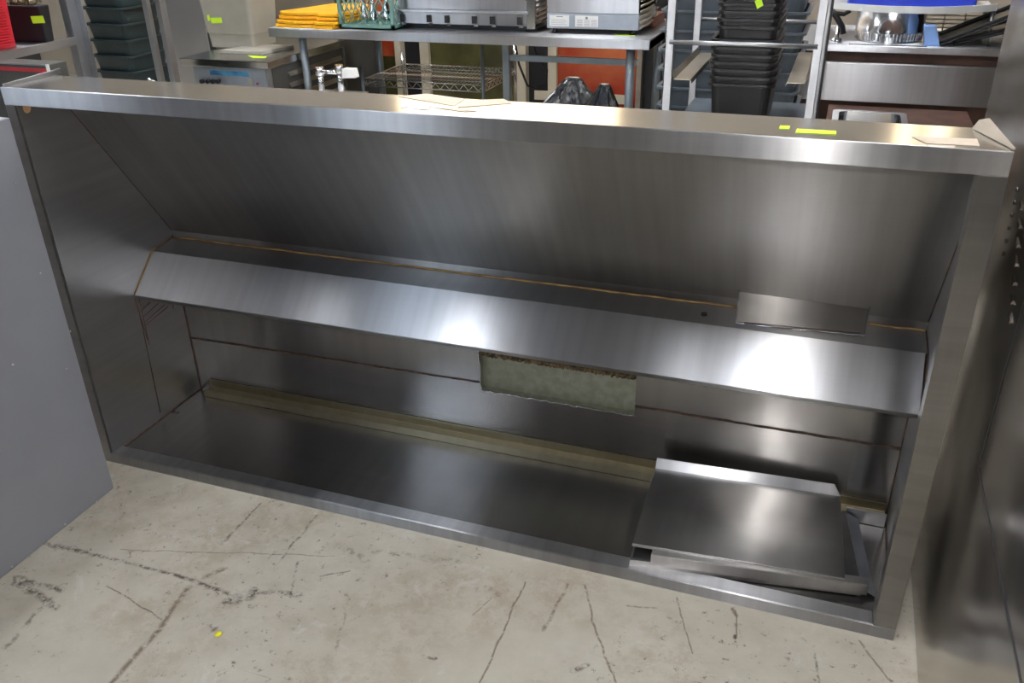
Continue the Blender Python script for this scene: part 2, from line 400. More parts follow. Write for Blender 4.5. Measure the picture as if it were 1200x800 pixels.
# thin brown streaks on the left side panel below the baffle
mb = MB()
for a, b in (((163,350),(175,404)),((158,350),(173,398)),((165,365),(176,354)),((168,371),(186,355)),((170,377),(193,357)),((171,381),(197,359)),((203,357),(203,362))):
    mb.tube([PX(*a, W0+.001), PX(*b, W0+.001)], .0011, 6)
mb.build('rust_streaks', 'rust', hood)
# filter rail channel along the back of the bottom panel
mb = MB()
mb.prism([(.442,.029),(.442,.079),(.438,.079),(.438,.052),(.418,.046),(.404,.046),(.404,.056),(.401,.056),(.401,.029)], .055, 2.318)
mb.build('filter_rail', 'channel_metal', hood, bevel=.0006)
MB().box((2.215,.395,.030),(2.318,.400,.072)).build('rail_clip', 'steel_plain', hood)
# holes
for p in ((203,482),(208,483)):
    c = PZ(*p, .0285); MB().cyl((c.x,c.y,.0281),(c.x,c.y,.0288),.007,n=16).build('screw_hole', 'black_hole', hood)
for p in ((825,368),(990,388)):
    c = PZ(*p, .601); mb = MB().cyl((c.x,c.y,.5985+.0),(c.x,c.y,.6035),.008 if p[0] < 900 else .004,n=16); mb.build('screw_hole', 'black_hole', hood)
# stickers, tape
c = Vector((W0, .035, 1.118)); MB().cyl((W0,.03,1.121),(W0+.001,.03,1.121),.012,n=20).build('round_sticker', 'orange_dot', hood)
def tape(px, mat, name, z=1.1805, t=.0006, label=None):
    o = MB().slab([PZ(x, y, z) for x, y in px], (0,0,t)).build(name, mat, hood)
    if label: o['label'] = label
    return o
tape([(914,147),(926,147.5),(925,151),(913,150.5)], 'lime', 'sticker', label='small lime sticker')
tape([(934,151),(980,153.5),(980,157.5),(932,155.5)], 'lime', 'sticker', label='long lime sticker')
tape([(1068,160),(1145,163),(1148,171),(1085,168)], 'cream_tape', 'tape_strip', label='torn cream tape')
tape([(1085,169),(1120,171),(1118,173),(1088,171.5)], 'cream_tape', 'tape_strip')
tape([(466,113),(500,110),(545,116),(532,124),(452,120)][0:4], 'cream_tape', 'tape_strip')
tape([(487,123),(506,123),(502,129),(482,127)], 'white_paper', 'tape_strip', label='white paper scrap')
tape([(508,126),(535,127),(560,130),(545,131)], 'cream_tape', 'tape_strip')
tape([(545,118),(590,116),(600,121),(536,126)], 'cream_tape', 'tape_strip')
tape([(468,124),(478,123.5),(480,125.5),(470,126)], 'white_paper', 'tape_strip')
# loose end flanges on the top
MB().slab([(-.030,.01,1.180),(-.030,.205,1.180),(-.030,.205,1.194),(-.030,.01,1.186)], (-.004,0,0)).build('end_flange', 'steel_plain', hood)
MB().hexa([(2.283,.165,1.181),(2.336,.012,1.181),(2.339,.012,1.181),(2.30,.175,1.181),(2.293,.170,1.197),(2.336,.012,1.184),(2.339,.012,1.184),(2.312,.18,1.199)]).build('end_flange', 'cardboard', hood)
# hanging cup bracket: open plate leaning on the ledge
pl = [PY(862,381,.378), PY(1013,396,.392), PY(1019,360,.448), PY(866,342,.440)]
cup = thing('filter_plate', 'thin polished plate with wire edging propped on the ledge above the bright baffle', 'metal plate', tuple((pl[0]+pl[1])/2))
MB().slab([p+Vector((0,.006,.002)) for p in pl], (0,.002,-.001)).build('plate', 'steel_base', cup)
MB().tube([pl[3]+Vector((0,.004,.012)), pl[0]+Vector((0,.0,.006)), pl[1]+Vector((0,0,.006)), pl[2]+Vector((0,.004,.012))], .0022, 8).build('wire_edge', 'chrome', cup)
MB().tube([pl[0]+Vector((.02,-.001,.012)), pl[1]+Vector((-.01,-.001,.012))], .0012, 6).build('wire_edge', 'seam_dark', cup)

# loose blank filter panels lying in the hood
def pan(pts, t, name, label, mat='steel_pan', front=.03, back=.03, right=.0, left=0, fd=(0,-.004,-1), bd=(0,-.7,.7)):
    pts = [Vector(p) for p in pts]   # bl, br, fr, fl
    c = sum(pts, Vector())/4
    r = thing(name, label, 'metal panel', (c.x, c.y, min(p.z for p in pts)), 'loose blank filter panels')
    bl, br, fr, fl = pts
    MB().slab([fl, fr, br, bl], (0,0,t)).build('sheet', mat, r, bevel=.0006)
    if front:
        d = Vector(fd).normalized()*front
        MB().slab([fl+d, fr+d, fr+Vector((0,0,t)), fl+Vector((0,0,t))], (0,-.002,0)).build('front_lip', 'steel_liner', r)
    if back:
        d = Vector(bd).normalized()*back
        MB().slab([bl, br, br+d+Vector((-.02,0,0)), bl+d], (0,.002,.001)).build('back_flange', 'steel_bright', r)
    if right:
        MB().slab([fr, br, br+Vector((right,0,-.018)), fr+Vector((right,0,-.018))], (0,0,t)).build('side_flange', 'steel_bright', r)
    return r
pan([PZ(764,560,.062), PZ(991,600,.062), PZ(1010,690,.052), PZ(738,656,.052)], .002, 'blank_panel', 'stainless blank panel lying underneath in the right corner of the hood', front=.020, back=0, right=.035)
pan([PZ(768,549,.100), PZ(985,582,.100), PZ(990,678,.082), PZ(741,637,.082)], .002, 'blank_panel', 'stainless blank panel on top, with a bright turned-up back flange, in the hood corner', front=.006, back=.030, bd=(0,.5,.85))
a, b_ = PZ(763,650,.078), PZ(1018,686,.080)
st = solo(MB().slab([a, b_, b_+Vector((0,.028,.0)), a+Vector((0,.028,.0))], (0,0,.0015)).slab([a, b_, b_+Vector((.0,.0,-.030)), a+Vector((0,0,-.030))], (0,-.0015,0)).slab([a, a+Vector((0,.028,0)), a+Vector((0,.028,-.03)), a+Vector((0,0,-.03))], (.0015,0,0)),
          'metal_strip', 'steel_liner', 'narrow folded steel strip resting along the front edge of the loose blank panels', 'metal strip')

# ---------------------------------------------------------------- grey cabinet at the left
gc = thing('grey_cabinet', 'grey painted metal cabinet standing at the left in front of the hood', 'cabinet', (-.25,-.6,0))
MB().box((-.60,-1.15,0),(.104,-.112,1.134)).build('body', 'grey_paint', gc, bevel=.003)
for p in ((18,215),(47,320),(15,427),(82,388),(78,432),(76,614),(14,664),(113,588)):
    c = PX(*p, .104); MB().cyl(c, c+Vector((.0025,0,0)), .0035, .002, n=10).build('screw', 'dark_screw', gc)
# ---------------------------------------------------------------- tall stainless machine at the right
rm = thing('steel_upright_cabinet', 'tall dented stainless steel appliance standing hard against the right end of the hood', 'appliance', (2.8,-.1,0))
X0 = 2.385
MB().box((X0,-1.0,.0),(3.2,.74,1.95)).build('body', 'steel_dented', rm, bevel=.008)
MB().box((X0-.0015,-.95,.60),(X0,-.133,.603)).build('panel_seam', 'dark_gap', rm)
for k in range(6):
    c = PX(1192-3.2*k, 222+15*k, X0); MB().cyl(c+Vector((.002,0,0)), c-Vector((.003,0,0)), .008, .003, n=12).build('rivet', 'steel_dented', rm)
for k in range(7):
    c = PX(1199-2.2*k, 236+22*k, X0); mb = MB(); mb.hexa([c+Vector(q) for q in ((0,-.012,-.012),(0,.012,-.004),(0,.012,.0),(0,-.012,-.006),(-.004,-.012,-.014),(-.004,.012,-.006),(-.003,.012,-.002),(-.003,-.012,-.008))]); mb.build('louver', 'steel_dented', rm)
MB().box((X0-.002,-.133,.62),(X0,-.130,1.9)).build('panel_seam', 'dark_gap', rm)
# second stainless unit behind it
o = solo(MB().box((2.72,1.6,0),(3.5,2.6,1.8)), 'steel_cabinet', 'steel_plain', 'plain stainless steel cabinet standing behind the tall dented appliance', 'cabinet', bevel=.004)

# ---------------------------------------------------------------- worktable behind, with legs and brace
TZ = .86
tb = thing('work_table', 'long stainless steel worktable with round grey legs behind the hood', 'table', (-.27,3.85,0))
TL, TR, TF, TB = -1.53, 1.0, 3.36, 4.32
MB().box((TL,TF,TZ-.006),(TR,TB,TZ)).box((TL,TF,TZ-.055),(TR,TF+.004,TZ-.006)).box((TL,TF,TZ-.055),(TL+.004,TB,TZ-.006)).box((TR-.004,TF,TZ-.055),(TR,TB,TZ-.006)).box((TL,TB-.004,TZ-.055),(TR,TB,TZ-.006)).build('tabletop', 'steel_x', tb, bevel=.002)
for x, y in ((-1.316,3.42),(-1.20,4.24),(.88,3.42),(.88,4.24)):
    r = MB().cyl((x,y,.02),(x,y,TZ-.006),.0255,n=20).build('leg', 'grey_leg', tb); MB().cyl((x,y,0),(x,y,.03),.03,n=20).build('foot', 'grey_leg', r); 
x = PY(594,80,3.6).x
MB().box((x-.022,3.58,0),(x+.022,3.62,TZ-.006)).build('leg', 'grey_leg', tb)
zr = PY(670,70,3.6).z
MB().box((x,3.59,zr-.02),(.88,3.615,zr+.015)).build('brace', 'grey_leg', tb)
c = PZ(732,41,TZ); MB().slab([PZ(719,40,TZ+.0005),PZ(744,41,TZ+.0005),PZ(744,42.3,TZ+.0005),PZ(722,41.5,TZ+.0005)],(0,0,.0006)).build('sticker', 'lime', tb)

# folded yellow plastic signs
for i, (px, py, dz, lab) in enumerate(((308,33,0,'folded yellow plastic floor sign, lower of the two on the table end'),(312,20,.050,'folded yellow plastic floor sign, upper of the two on the table end'))):
    z = TZ+dz; a = Vector((-1.50+i*.02, 3.40+i*.02, z))
    s = thing('folded_sign', lab, 'floor sign', tuple(a+Vector((.22,.12,0))), 'folded yellow signs')
    for k in range(2):
        mb = MB(); zz = z+.024*k; t = .020
        out = [(-.03,.05),(.02,.01),(.14,-.01),(.27,.02),(.31,-.03),(.44,-.02),(.47,.10),(.47,.42),(.30,.60),(.10,.52),(.03,.25)]
        dx = .0 if k == 0 else .012
        P = [(a.x+u+dx, a.y+v_, zz) for u, v_ in out]
        vb = [mb.bm.verts.new(p) for p in P]; vt = [mb.bm.verts.new((p[0],p[1],p[2]+t)) for p in P]
        mb.bm.faces.new(vb[::-1]); mb.bm.faces.new(vt)
        for j in range(len(P)): mb.bm.faces.new([vb[j], vb[(j+1)%len(P)], vt[(j+1)%len(P)], vt[j]])
        mb.build('leaf', 'yellow_plastic', s, bevel=.004)
# green milk crate
def crate(name, label, mat, x0, x1, y0, y1, z0, h, n=6):
    r = thing(name, label, 'crate', ((x0+x1)/2,(y0+y1)/2,z0))
    t = .008; e = .0
    mb = MB(); mb.box((x0,y0,z0),(x1,y1,z0+.01))
    for z in (z0, z0+h-.03):
        mb.box((x0,y0,z),(x1,y0+t,z+.03)); mb.box((x0,y1-t,z),(x1,y1,z+.03)); mb.box((x0,y0,z),(x0+t,y1,z+.03)); mb.box((x1-t,y0,z),(x1,y1,z+.03))
    for x in (x0, x1-.02):
        for y in (y0, y1-.02): mb.box((x,y,z0),(x+.02,y+.02,z0+h))
    mb.build('shell', mat, r)
    zl, zh = z0+.03, z0+h-.03; H_ = zh-zl
    lat = MB(); w = .0038
    for face in range(4):
        Ln = (x1-x0) if face < 2 else (y1-y0)
        for i in range(-n, n+1):
            for sg in (1,-1):
                # diagonal line u = u0 + sg*H*0.62
                dx = H_*.62*sg; u0 = Ln*(i/n) + (0 if sg > 0 else Ln)
                pts = []
                a_, b2 = u0, u0+dx
                lo, hi = .01, Ln-.01
                t0, t1 = 0., 1.
                for bound, sgn in ((lo,1),(hi,-1)):
                    va, vb2 = sgn*(a_-bound), sgn*(b2-bound)
                    if va < 0 and vb2 < 0: t0 = 2
                    elif va < 0: t0 = max(t0, va/(va-vb2))
                    elif vb2 < 0: t1 = min(t1, va/(va-vb2))
                if t0 >= t1-.02: continue
                for tt in (t0, t1):
                    u = a_+dx*tt; z = zl+H_*tt
                    if face == 0: p = (x0+u, y0+.005, z)
                    elif face == 1: p = (x0+u, y1-.005, z)
                    elif face == 2: p = (x0+.005, y0+u, z)
                    else: p = (x1-.005, y0+u, z)
                    pts.append(p)
                lat.cyl(pts[0], pts[1], w, n=4)
    lat.build('lattice', mat, r)
    return r
ca, cb = PY(397,25,3.42), PY(461,26,3.42)
crate('milk_crate', 'green plastic milk crate with diamond lattice sides on the worktable', 'green_crate', ca.x, cb.x, 3.42, 3.75, TZ, .27)
for k in range(3):
    x = ca.x+.09+.08*k; y = 3.60
    solo(MB().lathe([(.030,0),(.034,.01),(.034,.06),(.012,.13),(.012,.17),(.001,.172)], (x,y-.03*(k%2),TZ+.0105), 20), 'bottle', 'chrome', 'chrome shaker standing inside the green milk crate', 'shaker', 'chrome shakers in the milk crate', smooth=False)
# stainless griddle with black latches
ga, gb = PY(464,28,3.50), PY(617,30,3.50)
g = thing('countertop_griddle', 'wide stainless countertop griddle with six black square latches on the worktable', 'griddle', ((ga.x+gb.x)/2,3.75,TZ))
MB().box((ga.x+.01,3.54,TZ+.02),(gb.x,4.0,TZ+.035)).box((ga.x+.02,3.56,TZ),(gb.x-.02,3.98,TZ+.02)).build('black_base', 'black_plastic', g)
MB().box((ga.x,3.50,TZ+.035),(gb.x,4.02,TZ+.105)).build('lower_body', 'steel_x', g, bevel=.002)
MB().box((ga.x-.01,3.485,TZ+.105),(gb.x+.01,4.03,TZ+.118)).build('ledge', 'steel_bright', g, bevel=.003)
MB().box((ga.x,3.53,TZ+.118),(gb.x,4.02,TZ+.26)).build('upper_body', 'steel_x', g, bevel=.004)
MB().box((gb.x+.001,3.50,TZ+.02),(gb.x+.055,4.0,TZ+.25)).build('end_panel', 'steel_polished', g, bevel=.002)
for k in range(7):
    z = TZ+.05+.026*k; MB().tube([(gb.x+.058,3.55,z),(gb.x+.064,3.75,z+.005),(gb.x+.058,3.95,z)], .006, 6).build('coil', 'chrome', g)
for px in (472,503,524,556,577,609):
    q = PY(px, 22, 3.498); l = MB().box((q.x-.014,3.486,TZ+.045),(q.x+.014,3.50,TZ+.088)).build('latch', 'black_plastic', g); MB().box((q.x+.004,3.476,TZ+.03),(q.x+.03,3.486,TZ+.042)).build('latch_hook', 'chrome', l)
# grey countertop appliance with two paper labels
ha, hb = PY(641,30,3.50), PY(748,30,3.50)
h = thing('countertop_appliance', 'blue-grey metal countertop appliance with two white paper labels on the worktable', 'appliance', ((ha.x+hb.x)/2,3.75,TZ))
MB().box((ha.x,3.50,TZ+.03),(hb.x,4.0,TZ+.115)).build('lower_panel', 'appliance_grey', h, bevel=.003)
MB().box((ha.x,3.505,TZ+.117),(hb.x,4.0,TZ+.28)).build('upper_body', 'steel_x', h, bevel=.004)
for x in (ha.x+.04, hb.x-.04):
    for y in (3.54,3.95): MB().cyl((x,y,TZ),(x,y,TZ+.03),.018,.014,n=14).build('foot', 'black_plastic', h)
for (u0,u1) in ((644,667),(674,701)):
    q0, q1 = PY(u0,24,3.4995), PY(u1,24,3.4995)
    lb = MB().box((q0.x,3.4985,TZ+.042),(q1.x,3.4995,TZ+.105)).build('paper_label', 'white_paper', h)
    mb = MB()
    wd = q1.x-q0.x
    if u0 == 644:
        mb.box((q0.x+wd*.35,3.4979,TZ+.094),(q0.x+wd*.68,3.4985,TZ+.099))
        for k in range(4): mb.box((q0.x+.01,3.4979,TZ+.052+.009*k),(q0.x+wd*(.9-.1*(k%2)),3.4985,TZ+.0535+.009*k))
    else:
        mb.cyl((q0.x+wd*.5,3.4979,TZ+.092),(q0.x+wd*.5,3.4985,TZ+.092),.008,n=12)
        for k in range(5):
            for j in range(3): mb.box((q0.x+.012+j*wd*.31,3.4979,TZ+.048+.008*k),(q0.x+.012+j*wd*.31+wd*.24,3.4985,TZ+.050+.008*k))
    mb.build('print', 'print_grey', lb)
for k in range(6):
    z = TZ+.04+.03*k
    MB().tube([(ha.x-.004,3.53,z),(ha.x-.012,3.7,z),(ha.x-.004,3.9,z)], .007, 6).build('coil', 'bracket_metal', h)
    MB().tube([(hb.x+.004,3.53,z),(hb.x+.012,3.7,z),(hb.x+.004,3.9,z)], .007, 6).build('coil', 'bracket_metal', h)
q = [PZ(668,27,TZ+.006), PZ(680,29,TZ+.006), PZ(700,29,TZ+.006), PZ(712,27,TZ+.006), PZ(735,26,TZ+.006)]
MB().tube(q, .006, 6).build('power_cord', 'black_plastic', h)
# wire basket of whisk coils at table end
bx = thing('wire_basket', 'small basket full of metal coils at the right end of the worktable', 'basket', (.80,4.0,TZ))
bp0, bp1 = PZ(757,20,TZ), PZ(785,22,TZ)
x0, x1 = .74, .92
MB().box((x0,3.90,TZ),(x1,4.2,TZ+.06)).build('tray', 'rust', bx, bevel=.004)
mb = MB()
for k in range(8):
    cx = x0+.02+.02*k; mb.tube([(cx+.010*math.cos(t_*.9), 4.0+random.uniform(-.05,.05), TZ+.06+.006*t_) for t_ in range(18)], .0025, 5)
mb.build('coils', 'bracket_metal', bx)
# wire shelf rack below the table
WZ = .46
w0, w1 = PZ(372,99,WZ), PZ(566,100,WZ); yb = PZ(590,80,WZ).y; yf = w1.y
ws = thing('wire_shelf', 'low chrome wire shelf rack under the worktable', 'shelf', ((w0.x+w1.x)/2,(yf+yb)/2,0))
x0, x1 = -1.15, w1.x
mb = MB()
for z in (WZ, WZ-.045):
    mb.tube([(x0,yf,z),(x1,yf,z),(x1,yb,z),(x0,yb,z),(x0,yf,z)], .0045, 6)
for (p, q_) in (((x0,yf),(x1,yf)),((x1,yf),(x1,yb)),((x0,yb),(x1,yb)),((x0,yf),(x0,yb))):
    Ln = math.hypot(q_[0]-p[0], q_[1]-p[1]); n = int(Ln/.035)
    pts = [(p[0]+(q_[0]-p[0])*i/n, p[1]+(q_[1]-p[1])*i/n, WZ-.003-(.039 if i % 2 else 0)) for i in range(n+1)]
    mb.tube(pts, .0028, 5)
mb.build('edge_truss', 'chrome', ws)
mb = MB(); n = int((x1-x0)/.026)
for i in range(1, n): mb.cyl((x0+(x1-x0)*i/n,yf,WZ+.002),(x0+(x1-x0)*i/n,yb,WZ+.002),.0022,n=5)
for j in range(1,5): mb.cyl((x0,yf+(yb-yf)*j/5,WZ-.003),(x1,yf+(yb-yf)*j/5,WZ-.003),.003,n=5)
mb.build('wire_deck', 'chrome', ws)
for x, y, t in ((x1,yf,.72),(x0,yf,.55),(x1,yb,.72),(x0,yb,.55)):
    MB().cyl((x,y,0),(x,y,t),.0125,n=14).build('post', 'grey_leg' if y == yf else 'chrome', ws)
# low black shoes/rags on the floor beyond: dark heap
# chrome pipe fittings
pf = PY(377,104,2.75); pg = PY(400,104,2.75)
t = thing('pipe_fitting_stand', 'pair of chrome pipe fittings with a white tag beside the left worktable leg', 'pipe fittings', ((pf.x+pg.x)/2,2.75,0))
zt = PY(377,84,2.75).z
MB().box((pf.x-.05,2.65,0),(pg.x+.12,2.85,zt-.12)).build('stand', 'steel_plain', t, bevel=.003)
for q, dz in ((pf,0),(pg,.02)):
    p_ = MB().cyl((q.x,2.75,zt-.12),(q.x,2.75,zt-.01+dz),.018,n=16).build('pipe', 'chrome', t)
    MB().cyl((q.x,2.75,zt-.02+dz),(q.x,2.75,zt+.025+dz),.025,n=6).build('nut', 'chrome', p_)
MB().cyl((pf.x,2.75,zt+.0),(pg.x,2.75,zt+.0),.012,n=12).build('cross_pipe', 'chrome', t)
MB().slab([(pg.x+.03,2.72,zt-.025),(pg.x+.115,2.72,zt-.02),(pg.x+.10,2.73,zt+.025),(pg.x+.03,2.73,zt+.025)],(0,.05,0)).build('tag', 'white_paper', t)

# ---------------------------------------------------------------- row of glossy cabinets behind table
YB = 5.0
def column(px0, px1, mat, name, label=None, cat=None, ztop=1.4, y=YB, dep=.5, group=None, z0=0):
    a_ = PY(px0, 80, y).x; b2 = PY(px1, 80, y).x
    return solo(MB().box((a_,y,z0),(b2,y+dep,ztop)), name, mat, label, cat, group, bevel=.003)
cab = thing('display_cabinet', 'long low cabinet with cream uprights and dark glossy and orange panels behind the worktable', 'cabinet', (-.5,5.25,0))
def cpart(px0, px1, mat, name, y, z0=.0, z1=1.4, dep=.3, label=None):
    a_ = PY(px0, 80, y).x; b2 = PY(px1, 80, y).x
    o = MB().box((a_,y,z0),(b2,y+dep,z1)).build(name, mat, cab)
    if label: o['label'] = label
    return o
cpart(400,424,'olive_gloss','panel',YB+.04)
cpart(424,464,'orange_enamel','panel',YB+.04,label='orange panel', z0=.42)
cpart(424,464,'olive_gloss','panel',YB+.045, z1=.42)
cpart(464,471,'cream_paint','upright',YB); cpart(471,493,'dark_gap','gap_panel',YB+.08); cpart(493,503,'cream_paint','upright',YB)
cpart(503,603,'olive_gloss','panel',YB+.04)
cpart(603,616,'cream_paint','upright',YB); cpart(616,642,'dark_gap','gap_panel',YB+.08); cpart(642,652,'cream_paint','upright',YB)
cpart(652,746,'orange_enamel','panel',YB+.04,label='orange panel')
cpart(746,752,'bracket_metal','upright',YB); cpart(752,800,'dark_gap','gap_panel',YB+.08)
cpart(626,742,'cream_paint','lower_rail',YB-.012, z0=PY(690,112,YB).z-.05, z1=PY(690,112,YB).z+.02, dep=.01)
# cables
for k, pts in enumerate((((600,54),(608,75),(618,100),(628,104)),((617,54),(630,68),(641,82),(640,98),(628,104),(622,100)))):
    pp = [PY(x,y,4.0) for x, y in pts]
    pp[0].z = TZ-.006-.012; pp = [pp[0]+Vector((0,0,.012))]+pp[0:]
    o = solo(MB().tube(pp, .008, 8), 'power_cable', 'black_plastic', ('short black cable hanging straight under the worktable','black cable looping down under the worktable')[k], 'cable')
# garbage bags
def bag(name, label, peak, y, w, d, h, seed, lean=0):
    random.seed(seed); bm = bmesh.new(); bmesh.ops.create_icosphere(bm, subdivisions=5, radius=1)
    import mathutils
    c = PY(*peak, y)
    for v in bm.verts:
        p = v.co.copy(); zz = (p.z+1)/2
        k = (1-zz**1.6)*.9+.06 if zz > .45 else .74*min(1, (zz/.12)**.4 if zz > 0 else 0)+.0
        ang = math.atan2(p.y, p.x)
        rad = max(.03, min(.8, k)) * (1 + .10*math.sin(3*ang+seed) + .05*math.sin(9*ang+zz*7))
        nz = mathutils.noise.noise(p*3.2+Vector((seed,0,0)))*.12 + abs(mathutils.noise.noise(p*7+Vector((0,seed,0))))*.06
        hx = math.hypot(p.x, p.y) or 1
        rr = rad*(1+nz) * (1 if zz > .02 else hx)
        v.co = Vector((p.x/hx*rr*w + lean*zz, p.y/hx*rr*d, zz*c.z*1.0))
    for f in bm.faces: f.smooth = False
    mb = MB(); mb.bm.free(); mb.bm = bm
    o = mb.build(name, 'black_bag'); o.location = (c.x-lean, y, 0); return tag(o, label, 'garbage bag', 'black bags behind the hood')
bag('garbage_bag', 'knotted black plastic bag behind the hood, taller left of two', (672,90), 2.30, .52, .34, .8, 3)
bag('garbage_bag', 'knotted black plastic bag behind the hood, lower right of two', (709,98), 1.75, .34, .2, .7, 5, .03)

# ---------------------------------------------------------------- aluminium tray rack with tubs
RY = 1.55
a0, a1 = PY(785,60,RY), PY(957,66,RY)
rk = thing('tray_rack', 'open aluminium tray rack with bent slide brackets behind the hood', 'rack', ((a0.x+a1.x)/2,RY+.3,0))
for x in (a0.x, a1.x):
    for y in (RY, RY+.62):
        MB().box((x-.014,y-.014,.03),(x+.014,y+.014,1.75)).build('post', 'aluminium', rk, bevel=.002)
zc = PY(870,52,RY-.016).z
MB().cyl((a0.x,RY-.016,zc),(a1.x,RY-.016,zc),.008,n=12).build('crossbar', 'aluminium', rk)
MB().cyl((a0.x,RY+.636,zc),(a1.x,RY+.636,zc),.008,n=12).build('crossbar', 'aluminium', rk)
for x in (a0.x, a1.x):
    for z in (.06, 1.72): MB().box((x-.012,RY,z-.012),(x+.012,RY+.62,z+.012)).build('side_rail', 'aluminium', rk)
MB().box((a0.x,RY-.012,1.708),(a1.x,RY+.012,1.732)).build('top_rail', 'aluminium', rk)
for z in (.06,): MB().box((a0.x,RY-.012,z-.012),(a1.x,RY+.012,z+.012)).build('bottom_rail', 'aluminium', rk)
for s, x in ((1,a0.x+.014),(-1,a1.x-.014)):
    pfr = 804 if s > 0 else 930
    zz = PY(pfr, 94 if s > 0 else 98, RY-.03).z; yb_ = PZ(pfr+10, 62, zz).y; xx = x+s*.072
    mb = MB()
    mb.box((min(x+s*.012,xx),RY-.03,zz),(max(x+s*.012,xx),yb_,zz+.003))
    mb.slab([(x,RY-.018,zz+.02),(x,yb_,zz+.02),(x+s*.013,yb_,zz+.002),(x+s*.013,RY-.03,zz+.002)],(0,0,.003))
    mb.slab([(xx,RY-.03,zz),(xx,yb_,zz),(xx+s*.004,yb_,zz-.012),(xx+s*.004,RY-.03,zz-.012)],(0,0,.003))
    mb.build('slide_bracket', 'bracket_metal', rk)
# black tubs
def tub(name, mat, hx, hy, h, taper=.022, rim=.010, label='', cat='tub', group=None):
    mb = MB(); t = .003
    tx = taper
    L_ = [(hx-tx,hy-tx,.03,0),(hx-rim,hy-rim,.035,h-.012),(hx,hy,.04,h-.012),(hx,hy,.04,h),(hx-rim-t,hy-rim-t,.032,h),(hx-tx-t,hy-tx-t,.028,t)]
    mb.rloop(L_); o = mb.build(name, mat, bevel=.0015); return tag(o, label, cat, group)
cx = (PY(838,75,RY+.3).x+PY(914,75,RY+.3).x)/2; hw = (PY(914,75,RY+.3).x-PY(838,75,RY+.3).x)/2
SH = PY(875,98,RY+.12).z
TUBH = .16
zsh = SH-TUBH
shf = MB().box((a0.x+.014,RY+.03,zsh-.012),(a1.x-.014,RY+.60,zsh)).build('shelf', 'slate_plastic', rk)
first = None
zs = []
z = zsh
for k in range(13):
    zs.append((k, z)); z += .026 if k != 6 else .045
for k, z in zs:
    if first is None:
        o = first = tub('black_tub', 'black_plastic', hw, .20, TUBH, label='', group='nested black tubs')
    else: o = first.copy(); C.objects.link(o)
    sc = 1.0 if k < 7 else .93
    o.location = (cx+random.uniform(-.002,.002)+(0 if k < 7 else .006), RY+.30, z+.0005); o.rotation_euler = (0,0,random.uniform(-.02,.02)); o.scale = (sc, sc, 1)
    o['label'] = ('black plastic tub at the bottom of the nested stack in the tray rack' if k == 0 else
                  'black plastic tub at the top of the nested stack in the tray rack' if k == 12 else
                  'black plastic tub nested in the rack stack, below the crossbar' if k < 7 else
                  'black plastic tub nested in the rack stack, above the crossbar but not topmost')
    if k == 11:
        s = MB().slab([(.030,-.1995,.115),(.052,-.1995,.128),(.040,-.1995,.155),(.018,-.1995,.142)],(0,-.0006,0)).build('sticker', 'lime', None); s.parent = o
# grey stacked bins behind rack
def bins(pxl, pxr, pyrow, y, z0, n, step, mat, grp, lab, d=.42, tilt=0, h=.14):
    a_, b2 = PY(pxl, pyrow, y).x, PY(pxr, pyrow, y).x; hx = (b2-a_)/2
    first = None
    for k in range(n):
        if first is None: o = first = tub('storage_bin', mat, hx, d/2, h, taper=.03, rim=.016, group=grp, cat='bin')
        else: o = first.copy(); C.objects.link(o)
        o.location = ((a_+b2)/2+random.uniform(-.004,.004), y+d/2, z0+k*step+k*.0005); o.rotation_euler = (0,0,tilt)
        o['label'] = lab % ('at the bottom of' if k == 0 else 'at the top of' if k == n-1 else 'in the middle of')
bins(770,860,60,2.45,0,14,.085,'slate_plastic','stacked grey bins left','dark grey plastic bin %s the stack left of the black tubs',h=.10)
bins(862,943,60,2.45,0,14,.085,'slate_plastic','stacked grey bins right','dark grey plastic bin %s the stack right of the black tubs',h=.10)
bins(98,150,40,2.45,0,15,.088,'slate_teal_plastic','stacked bins at the left','dark slate plastic bin %s the stack between the left rack posts',d=.34,tilt=-.06,h=.10)

# ---------------------------------------------------------------- right counter group
CZ = .85; CYF = 3.48
cl, crr = PZ(962,52,CZ).x, PZ(1185,58,CZ).x
ct = thing('prep_counter', 'stainless topped counter with a brown body and steel front panel at the far right', 'counter', ((cl+crr)/2,3.8,0))
MB().box((cl-.15,CYF,CZ-.035),(crr+.3,4.3,CZ)).build('countertop', 'steel_bright', ct, bevel=.003)
MB().box((cl-.12,CYF+.04,.0),(crr+.28,4.25,CZ-.035)).build('body', 'brown_wood', ct)
zp1 = PY(1060,76,CYF).z; zp0 = PY(1060,122,CYF).z
MB().box((cl-.12,CYF,zp0),(crr+.28,CYF+.04,zp1)).build('front_panel', 'steel_x', ct, bevel=.003)
wb = thing('wooden_bench', 'low dark brown wooden bench in front of the steel counter panel', 'bench', ((cl+crr)/2,2.9,0))
MB().box((2.0,2.28,zp0-.05),(2.70,CYF-.005,zp0-.02)).build('bench_top', 'brown_wood', wb, bevel=.003)
for x in (2.04, 2.64):
    for y in (2.34,3.40): MB().box((x-.03,y-.03,0),(x+.03,y+.03,zp0-.05)).build('leg', 'brown_wood', wb)
# steam pan lying on bench
zb = zp0-.02
p0, p1 = PZ(976,130,zb+.05), PZ(1062,134,zb+.05)
mb = MB(); hx = (p1.x-p0.x)/2
mb.rloop([(hx-.035,.20,.03,0),(hx-.028,.21,.04,.052),(hx,.24,.03,.052),(hx,.24,.03,.056),(hx-.031,.207,.04,.056),(hx-.038,.197,.03,.004)])
o = mb.build('steam_pan', 'steel_polished', bevel=.001); o.location = ((p0.x+p1.x)/2, p0.y-.22, zb); tag(o, 'rectangular stainless steam pan lying on the brown wooden bench', 'pan')
